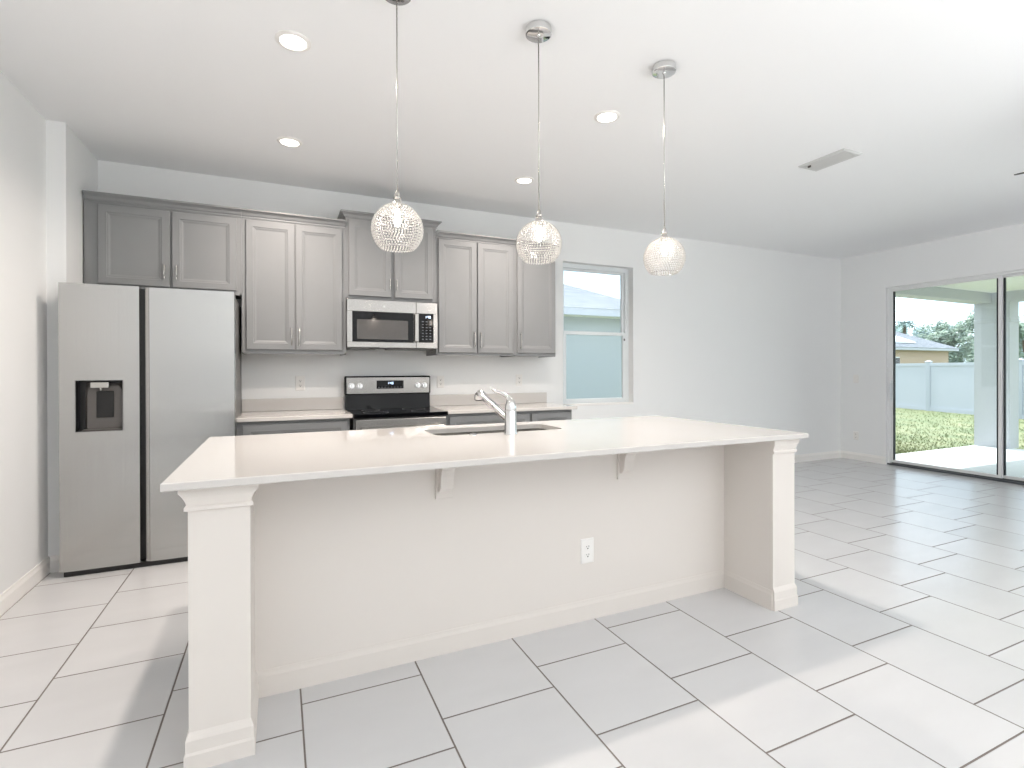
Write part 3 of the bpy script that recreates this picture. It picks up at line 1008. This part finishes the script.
# ------------------------------------------------------------------ pendants
def make_pendant(x, y, zc_, label):
    r = .106
    t = thing('pendant_light', (x, y, H), label, 'pendant lamp', 'pendant lamps over the island')
    MB().lathe((x, y, H), [(.062, -.0005), (.063, -.026), (.061, -.032), (.055, -.0345), (.010, -.0345), (.006, -.042), (.002, -.044)], 40).build('canopy', M_['chrome'], t)
    MB().cyl((x, y, H - .04), (x, y, zc_ + r + .05), .0028, .0028, 10).build('cord', M_['nickel'], t)
    MB().lathe((x, y, zc_ + r), [(.022, -.010), (.024, .000), (.017, .008), (.014, .020), (.017, .024), (.017, .030), (.010, .036), (.008, .052), (.003, .058)], 24).build('socket_cap', M_['nickel'], t)
    # shade: rows of small faceted beads on a sphere that is open below
    bm = bmesh.new()
    bmesh.ops.create_icosphere(bm, subdivisions=1, radius=1)
    bm.verts.index_update()
    bv = [q.co.copy() for q in bm.verts]
    bf = [[q.index for q in f.verts] for f in bm.faces]
    bm.free()
    m = MB()
    rows = 21
    br = .0046
    th0, th1 = math.radians(11), math.radians(139)
    for i in range(rows):
        th = th0 + (th1 - th0) * i / (rows - 1)
        n = max(8, int(round(2 * PI * math.sin(th) * r / .0130)))
        for k in range(n):
            ph = 2 * PI * (k + .5 * (i % 2)) / n
            c = Vector((x + r * math.sin(th) * math.cos(ph), y + r * math.sin(th) * math.sin(ph), zc_ + r * math.cos(th)))
            m.add([c + q * br for q in bv], bf, False)
    sh = m.build('bead_shade', M_['crystal'], t, fix=False)
    for th in (math.radians(11), math.radians(139)):   # wire rings that carry the beads
        w = MB()
        pts = [(x + r * math.sin(th) * math.cos(2 * PI * k / 36), y + r * math.sin(th) * math.sin(2 * PI * k / 36), zc_ + r * math.cos(th)) for k in range(37)]
        w.tube(pts, .0022, 6)
        w.build('wire_ring', M_['chrome'], sh)
    MB().lathe((x, y, zc_), [(.009, .085), (.0095, .058), (.012, .048), (.014, .036), (.012, .024), (.007, .014), (.001, .012)], 16).build('bulb', M_['bulb'], t)
    return t
p1 = make_pendant(.463, 2.2, 1.900, 'beaded glass globe pendant nearest the refrigerator, leftmost of three')
pend = [(1.131, 2.183, 1.901, 'beaded glass globe pendant in the middle of the three'),
        (1.886, 2.182, 1.898, 'beaded glass globe pendant nearest the window, rightmost of three')]
for x, y, zc_, lb in pend:
    c = copy_tree(p1)
    c.location = (x, y, H)
    c['label'] = lb

# ------------------------------------------------------------------ recessed lights
def make_downlight(x, y, label):
    t = thing('recessed_light', (x, y, H), label, 'ceiling light', 'recessed ceiling lights')
    MB().lathe((x, y, H), [(.083, -.0002), (.083, -.004), (.078, -.008), (.064, -.010), (.060, -.006), (.060, -.0004)], 40, False, False).build('trim_ring', M_['white_plastic'], t)
    MB().lathe((x, y, H), [(.0605, -.001), (.060, -.0055), (.040, -.008), (.001, -.009)], 32).build('lens', M_['lamp'], t)
    return t
spots = [(.072, 2.762, 'recessed downlight nearest the camera on the refrigerator side'),
         (.078, 3.985, 'recessed downlight close to the refrigerator cabinets'),
         (1.922, 2.760, 'recessed downlight between middle and right pendants'),
         (1.918, 3.972, 'recessed downlight beside the middle pendant cord, nearest the window')]
d1 = None
for x, y, lb in spots:
    if d1 is None:
        d1 = make_downlight(x, y, lb)
    else:
        c = copy_tree(d1)
        c.location = (x, y, H)
        c['label'] = lb
    lamp('downlight_beam', 'AREA', (x, y, H - .012), (0, 0, -1), DOWNLIGHT, (1.0, .89, .80), shape='DISK', size=.11, spread=math.radians(150))

# ------------------------------------------------------------------ ceiling vent
vt = thing('air_vent', (3.90, 2.63, H), 'white rectangular air register on the ceiling', 'vent')
m = MB()
vx0, vx1, vy0, vy1 = 3.785, 4.000, 2.443, 2.812
def frame_ring(a, b, z0, z1):
    m.loops([[(vx0 + a, vy0 + a, z0), (vx1 - a, vy0 + a, z0), (vx1 - a, vy1 - a, z0), (vx0 + a, vy1 - a, z0)],
             [(vx0 + b, vy0 + b, z1), (vx1 - b, vy0 + b, z1), (vx1 - b, vy1 - b, z1), (vx0 + b, vy1 - b, z1)]], False, False)
frame_ring(0, 0, H, H - .004)
frame_ring(0, .008, H - .004, H - .012)
frame_ring(.008, .030, H - .012, H - .012)
frame_ring(.030, .030, H - .012, H - .002)
m.build('frame', M_['vent_grey'], vt)
MB().box(vx0 + .030, vx1 - .030, vy0 + .03, vy1 - .03, H - .0015, H - .0005).build('duct_opening', M_['vent_shadow'], vt)  # grey plate standing in for the shade between the louvers
m = MB()
for k in range(8):
    x = vx0 + .040 + k * .0175
    m.loops([[(x + .015, y, H - .014), (x + .017, y, H - .014), (x + .002, y, H - .003), (x, y, H - .003)] for y in (vy0 + .032, vy1 - .032)])
m.build('louver', M_['vent_grey'], vt)
m = MB()
m.bbox(3.83, 3.838, vy1 - .075, vy1 - .05, H - .026, H - .010, .002)
m.build('damper_lever', M_['grey_plastic'], vt)

# ------------------------------------------------------------------ ceiling fan (only the tip of one blade reaches into the frame)
fx, fy, fz = 4.62, 1.04, 2.575
fan = thing('ceiling_fan', (fx, fy, H), 'dark ceiling fan with one blade tip at the right edge', 'ceiling fan')
MB().lathe((fx, fy, H), [(.07, -.0005), (.07, -.02), (.03, -.06), (.014, -.065), (.014, -.20), (.03, -.21)], 28).build('downrod', M_['nickel'], fan)
MB().lathe((fx, fy, fz), [(.03, .145), (.09, .13), (.11, .09), (.11, .03), (.10, .0), (.06, -.03), (.01, -.04)], 32).build('motor', M_['nickel'], fan)
a0 = math.atan2(1.745 - fy, 4.453 - fx)
for k in range(5):
    a = a0 + 2 * PI * k / 5
    dx, dy = math.cos(a), math.sin(a)
    L = []
    for s, w in ((.10, .045), (.18, .05), (.30, .062), (.55, .066), (.69, .055), (.72, .030)):
        row = []
        for sw, dz in ((-1, .004), (1, .004), (1, -.002), (-1, -.002)):
            row.append((fx + dx * s - dy * w * sw, fy + dy * s + dx * w * sw, fz + .012 + dz + - sw * w * .22))
        L.append(row)
    MB().loops(L).build('blade', M_['fan'], fan)

# ------------------------------------------------------------------ outdoors: patio
struct('patio_slab', MB().box(XR + .2, 11.42, -3.0, 4.965, -.20, -.055), M_['concrete'])
struct('lanai_roof', MB().box(XR + .2, 11.75, -3.2, 4.965, 2.62, 2.95), M_['soffit'])
m = MB()
m.box(XR + .2, 11.60, 4.72, 4.965, 2.452, 2.62)
m.box(11.28, 11.60, -3.2, 4.72, 2.452, 2.62)
struct('lanai_beam', m, M_['stucco'])
lp = thing('patio_post', (11.43, 4.72, -.08), 'square grey stucco post at the corner of the patio', 'post')
m = MB()
m.box(11.275, 11.585, 4.475, 4.963, -.055, 2.452)
m.build('shaft', M_['stucco'], lp)
m = MB()
m.bbox(11.265, 11.595, 4.465, 4.97, 2.10, 2.17, .01)
m.build('band', M_['stucco'], lp)
struct('ground', MB().loops([[(XR + .2, -30, -.12), (14, -30, -.12), (23.5, -30, -.27), (60, -30, -.3), (60, 60, -.3), (23.5, 60, -.27), (14, 60, -.12), (XR + .2, 60, -.12)],
                             [(XR + .2, -30, -.5), (14, -30, -.5), (23.5, -30, -.5), (60, -30, -.5), (60, 60, -.5), (23.5, 60, -.5), (14, 60, -.5), (XR + .2, 60, -.5)]], False, False)
       .add([(XR + .2, -30, -.12), (14, -30, -.12), (14, 60, -.12), (XR + .2, 60, -.12)], [(0, 1, 2, 3)])
       .add([(14, -30, -.12), (23.5, -30, -.27), (23.5, 60, -.27), (14, 60, -.12)], [(0, 1, 2, 3)])
       .add([(23.5, -30, -.27), (60, -30, -.3), (60, 60, -.3), (23.5, 60, -.27)], [(0, 1, 2, 3)])
       .add([(-40, YB + .25, -.12), (XR + .2, YB + .25, -.12), (XR + .2, 60, -.12), (-40, 60, -.12)], [(0, 1, 2, 3)]), M_['grass'])
# grass blades on the part of the lawn the door looks onto
m = MB()
rg_ = random.Random(3)
for k in range(24000):
    x = rg_.uniform(9.2, 22.0)
    y = 4.96 + (x - 9.2) * rg_.uniform(-1.0, 2.2)
    if x < 11.7 and y < 5.02 or x > 18.0 + (y - 1.7) * .428 - .2:
        continue
    z = -.12 if x < 14 else -.12 - .15 * (x - 14) / 9.5
    a = rg_.uniform(0, 2 * PI)
    h_ = rg_.uniform(.02, .055)
    w = rg_.uniform(.006, .014)
    lx, ly = rg_.uniform(-.04, .04), rg_.uniform(-.04, .04)
    m.add([(x - w * math.cos(a), y - w * math.sin(a), z), (x + w * math.cos(a), y + w * math.sin(a), z), (x + lx, y + ly, z + h_)], [(0, 1, 2)])
g = m.build('grass', M_['grass'], fix=False)
tag(g, 'pale green lawn grass between patio and white fence', 'grass', kind='stuff')

# fence: panels between capped posts
fe = thing('vinyl_fence', (21.3, 9.4, -.25), 'white vinyl privacy fence across the back of the lawn', 'fence')
FP = [(18.0, 1.7), (19.05, 4.15), (20.68, 7.95), (22.05, 11.08), (23.2, 13.9), (24.3, 16.4)]
def along(a, b, s, off):
    dx, dy = b[0] - a[0], b[1] - a[1]
    ln = math.hypot(dx, dy)
    return (a[0] + dx * s - dy / ln * off, a[1] + dy * s + dx / ln * off)
for i in range(len(FP) - 1):
    a, b = FP[i], FP[i + 1]
    m = MB()
    def slab(s0, s1, o0, o1, z0, z1):
        c = [along(a, b, s0, o0), along(a, b, s1, o0), along(a, b, s1, o1), along(a, b, s0, o1)]
        m.loops([[(x, y, z) for x, y in c] for z in (z0, z1)])
    slab(.02, .98, -.02, .02, -.20, 1.50)
    slab(.01, .99, -.045, .045, 1.42, 1.53)
    slab(.01, .99, -.045, .045, -.24, -.10)
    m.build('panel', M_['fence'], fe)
for x, y in FP:
    m = MB()
    m.bbox(x - .075, x + .075, y - .075, y + .075, -.28, 1.56, .008)
    m.loops([[(x - w, y - w, z), (x + w, y - w, z), (x + w, y + w, z), (x - w, y + w, z)] for w, z in ((.09, 1.555), (.09, 1.585), (.03, 1.625))])
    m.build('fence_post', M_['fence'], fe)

# neighbour's house beyond the fence
nh = thing('neighbor_house', (36.5, 26, -.3), 'tan neighbour house with grey hip roof beyond the fence', 'house')
MB().box(28.5, 43.0, 20.4, 31.6, -.3, 2.60).build('wall', M_['stucco_tan'], nh)
MB().bbox(28.0, 43.5, 20.0, 32.0, 2.56, 2.75, .02).build('fascia', M_['fence'], nh)
RS = .49
m = MB()
m.loops([[(27.95, 19.95, 2.74), (43.55, 19.95, 2.74), (43.55, 32.05, 2.74), (27.95, 32.05, 2.74)],
         [(33.9, 25.9, 2.74 + 5.95 * RS), (37.6, 25.9, 2.74 + 5.95 * RS), (37.6, 26.1, 2.74 + 5.95 * RS), (33.9, 26.1, 2.74 + 5.95 * RS)]])
m.build('roof', M_['shingle'], nh)
f = MB()
f.bbox(36.2, 37.2, 20.34, 20.40, 1.05, 2.12, .01)
nw = f.build('window', M_['vinyl'], nh)
for xa in (36.25, 36.73):
    MB().box(xa, xa + .42, 20.32, 20.345, 1.12, 2.05).build('pane', M_['oven_window'], nw)
m = MB()
pq = [(36.2, 20.55), (39.4, 20.55), (38.6, 22.3), (36.2, 22.3)]
m.loops([[(x, y, 2.75 + (y - 20) * RS + o) for x, y in pq] for o in (.05, .12)])
m.build('solar_panel', M_['solar'], nh)

# trees beyond
def tree(x, y, z0, z1, rx, ry, lobes, nleaf, ls, m_leaf, label, seed):
    rr = random.Random(seed)
    t = thing('tree', (x, y, z0), label, 'tree', 'trees beyond the fence')
    tk = MB()
    tk.tube([(x, y, z0), (x + .1, y, z0 + (z1 - z0) * .4), (x - .1, y + .1, z0 + (z1 - z0) * .7)], [.28, .2, .08], 10)
    for k in range(5):
        a = rr.uniform(0, 2 * PI)
        tk.tube([(x + .05, y, z0 + (z1 - z0) * .4), (x + rx * .5 * math.cos(a), y + ry * .5 * math.sin(a), z0 + (z1 - z0) * .7)], [.10, .03], 6)
    tk.build('trunk', M_['bark'], t)
    c = MB()
    cs = []
    for k in range(lobes):
        a = rr.uniform(0, 2 * PI)
        s = rr.uniform(.15, .8)
        cs.append((x + rx * s * math.cos(a), y + ry * s * math.sin(a), z0 + (z1 - z0) * rr.uniform(.28, .86), rr.uniform(.22, .40)))
    for k in range(nleaf):
        cx, cy, cz, cr = rr.choice(cs)
        v = Vector((rr.gauss(0, 1), rr.gauss(0, 1), rr.gauss(0, 1))).normalized() * rr.uniform(.6, 1.0)
        p = Vector((cx + v.x * cr * rx, cy + v.y * cr * ry, cz + v.z * cr * (z1 - z0) * .42))
        u_ = Vector((rr.gauss(0, 1), rr.gauss(0, 1), rr.gauss(0, .6))).normalized()
        w_ = u_.orthogonal().normalized()
        l_ = ls * rr.uniform(.6, 1.3)
        c.add([p - u_ * l_, p + w_ * l_ * .4, p + u_ * l_, p - w_ * l_ * .4], [(0, 1, 2, 3)])
    c.build('crown', m_leaf, t, fix=False)
tree(54, 22.6, -.3, 7.0, 3.0, 2.3, 26, 6500, .17, M_['leaf'], 'broad green tree beyond the fence beside the patio post', 1)
tree(50, 18.9, -.3, 5.0, 2.0, 1.3, 14, 3200, .14, M_['leaf'], 'lower dark green tree mostly behind the patio post', 2)
tree(62, 35.5, -.3, 6.9, 3.4, 3.2, 22, 5000, .2, M_['leaf_far'], 'hazy tree behind the tan house, farthest left', 4)
tree(66, 32.2, -.3, 6.6, 3.0, 2.8, 22, 5000, .2, M_['leaf_far'], 'hazy tree behind the palm and the tan house roof', 5)
tree(61, 28.9, -.3, 6.5, 3.0, 2.4, 22, 5000, .18, M_['leaf'], 'green tree between the palm and the broad tree', 6)
pt = thing('palm_tree', (56, 30.3, -.3), 'palm tree rising behind the tan house', 'palm tree')
MB().tube([(56, 30.3, -.3), (56.1, 30.3, 2.9), (56, 30.2, 5.7)], [.2, .15, .12], 10).build('trunk', M_['bark'], pt)
m = MB()
for k in range(22):
    a = 2 * PI * k / 22 + .1
    el = [1.1, .6, .2][k % 3]
    pts = []
    for s in range(7):
        f_ = s / 6
        rad_ = 1.3 * f_ * math.cos(el * (1 - f_ * .5))
        z = 5.7 + 1.3 * (f_ * math.sin(el) - .75 * f_ * f_)
        pts.append(Vector((56 + rad_ * math.cos(a), 30.2 + rad_ * math.sin(a), z)))
    side = Vector((-math.sin(a), math.cos(a), 0))
    for s in range(1, 7):
        w = .34 * math.sin(PI * min(1, s / 6.3)) + .04
        for sg in (-1, 1):
            m.add([pts[s - 1], pts[s], pts[s] + side * sg * w + Vector((0, 0, -w * .5))], [(0, 1, 2)])
m.build('frond', M_['leaf_far'], pt, fix=False)

# house next door, seen through the kitchen window
M_['stucco_pale'] = mat('pale_blue_grey_stucco', srgb(162, 170, 178), 0.85, noise=0.02, bump=0.3, bscale=60)
hd = thing('house_next_door', (4.5, 10.5, -.12), 'pale house next door with shingle roof outside the kitchen window', 'house')
MB().box(-4, 7.35, 9.40, 20, -.12, 2.45).build('wall', M_['stucco_pale'], hd)
MB().box(-4.3, 7.75, 9.0, 9.41, 2.43, 2.46).build('soffit', M_['soffit'], hd)
MB().bbox(-4.3, 7.75, 8.97, 9.02, 2.42, 2.575, .005).build('fascia', M_['fence'], hd)
m = MB()
sl = .38
hip = [(7.8, 8.96), (7.36, 10.0), (6.62, 11.35), (5.0, 14.3)]
top = [(x, y, 2.575 + sl * (y - 8.97)) for x, y in hip]
m.add(top + [(-4.3, 14.3, 2.575 + sl * (14.3 - 8.97)), (-4.3, 8.96, 2.575 + sl * -.01)], [(0, 1, 2, 3, 4, 5)])
m.add([(7.8, 8.96, 2.57), (5.0, 14.3, top[3][2]), (7.8, 20, 2.57)], [(0, 2, 1)])
m.build('roof', M_['shingle'], hd, fix=False)
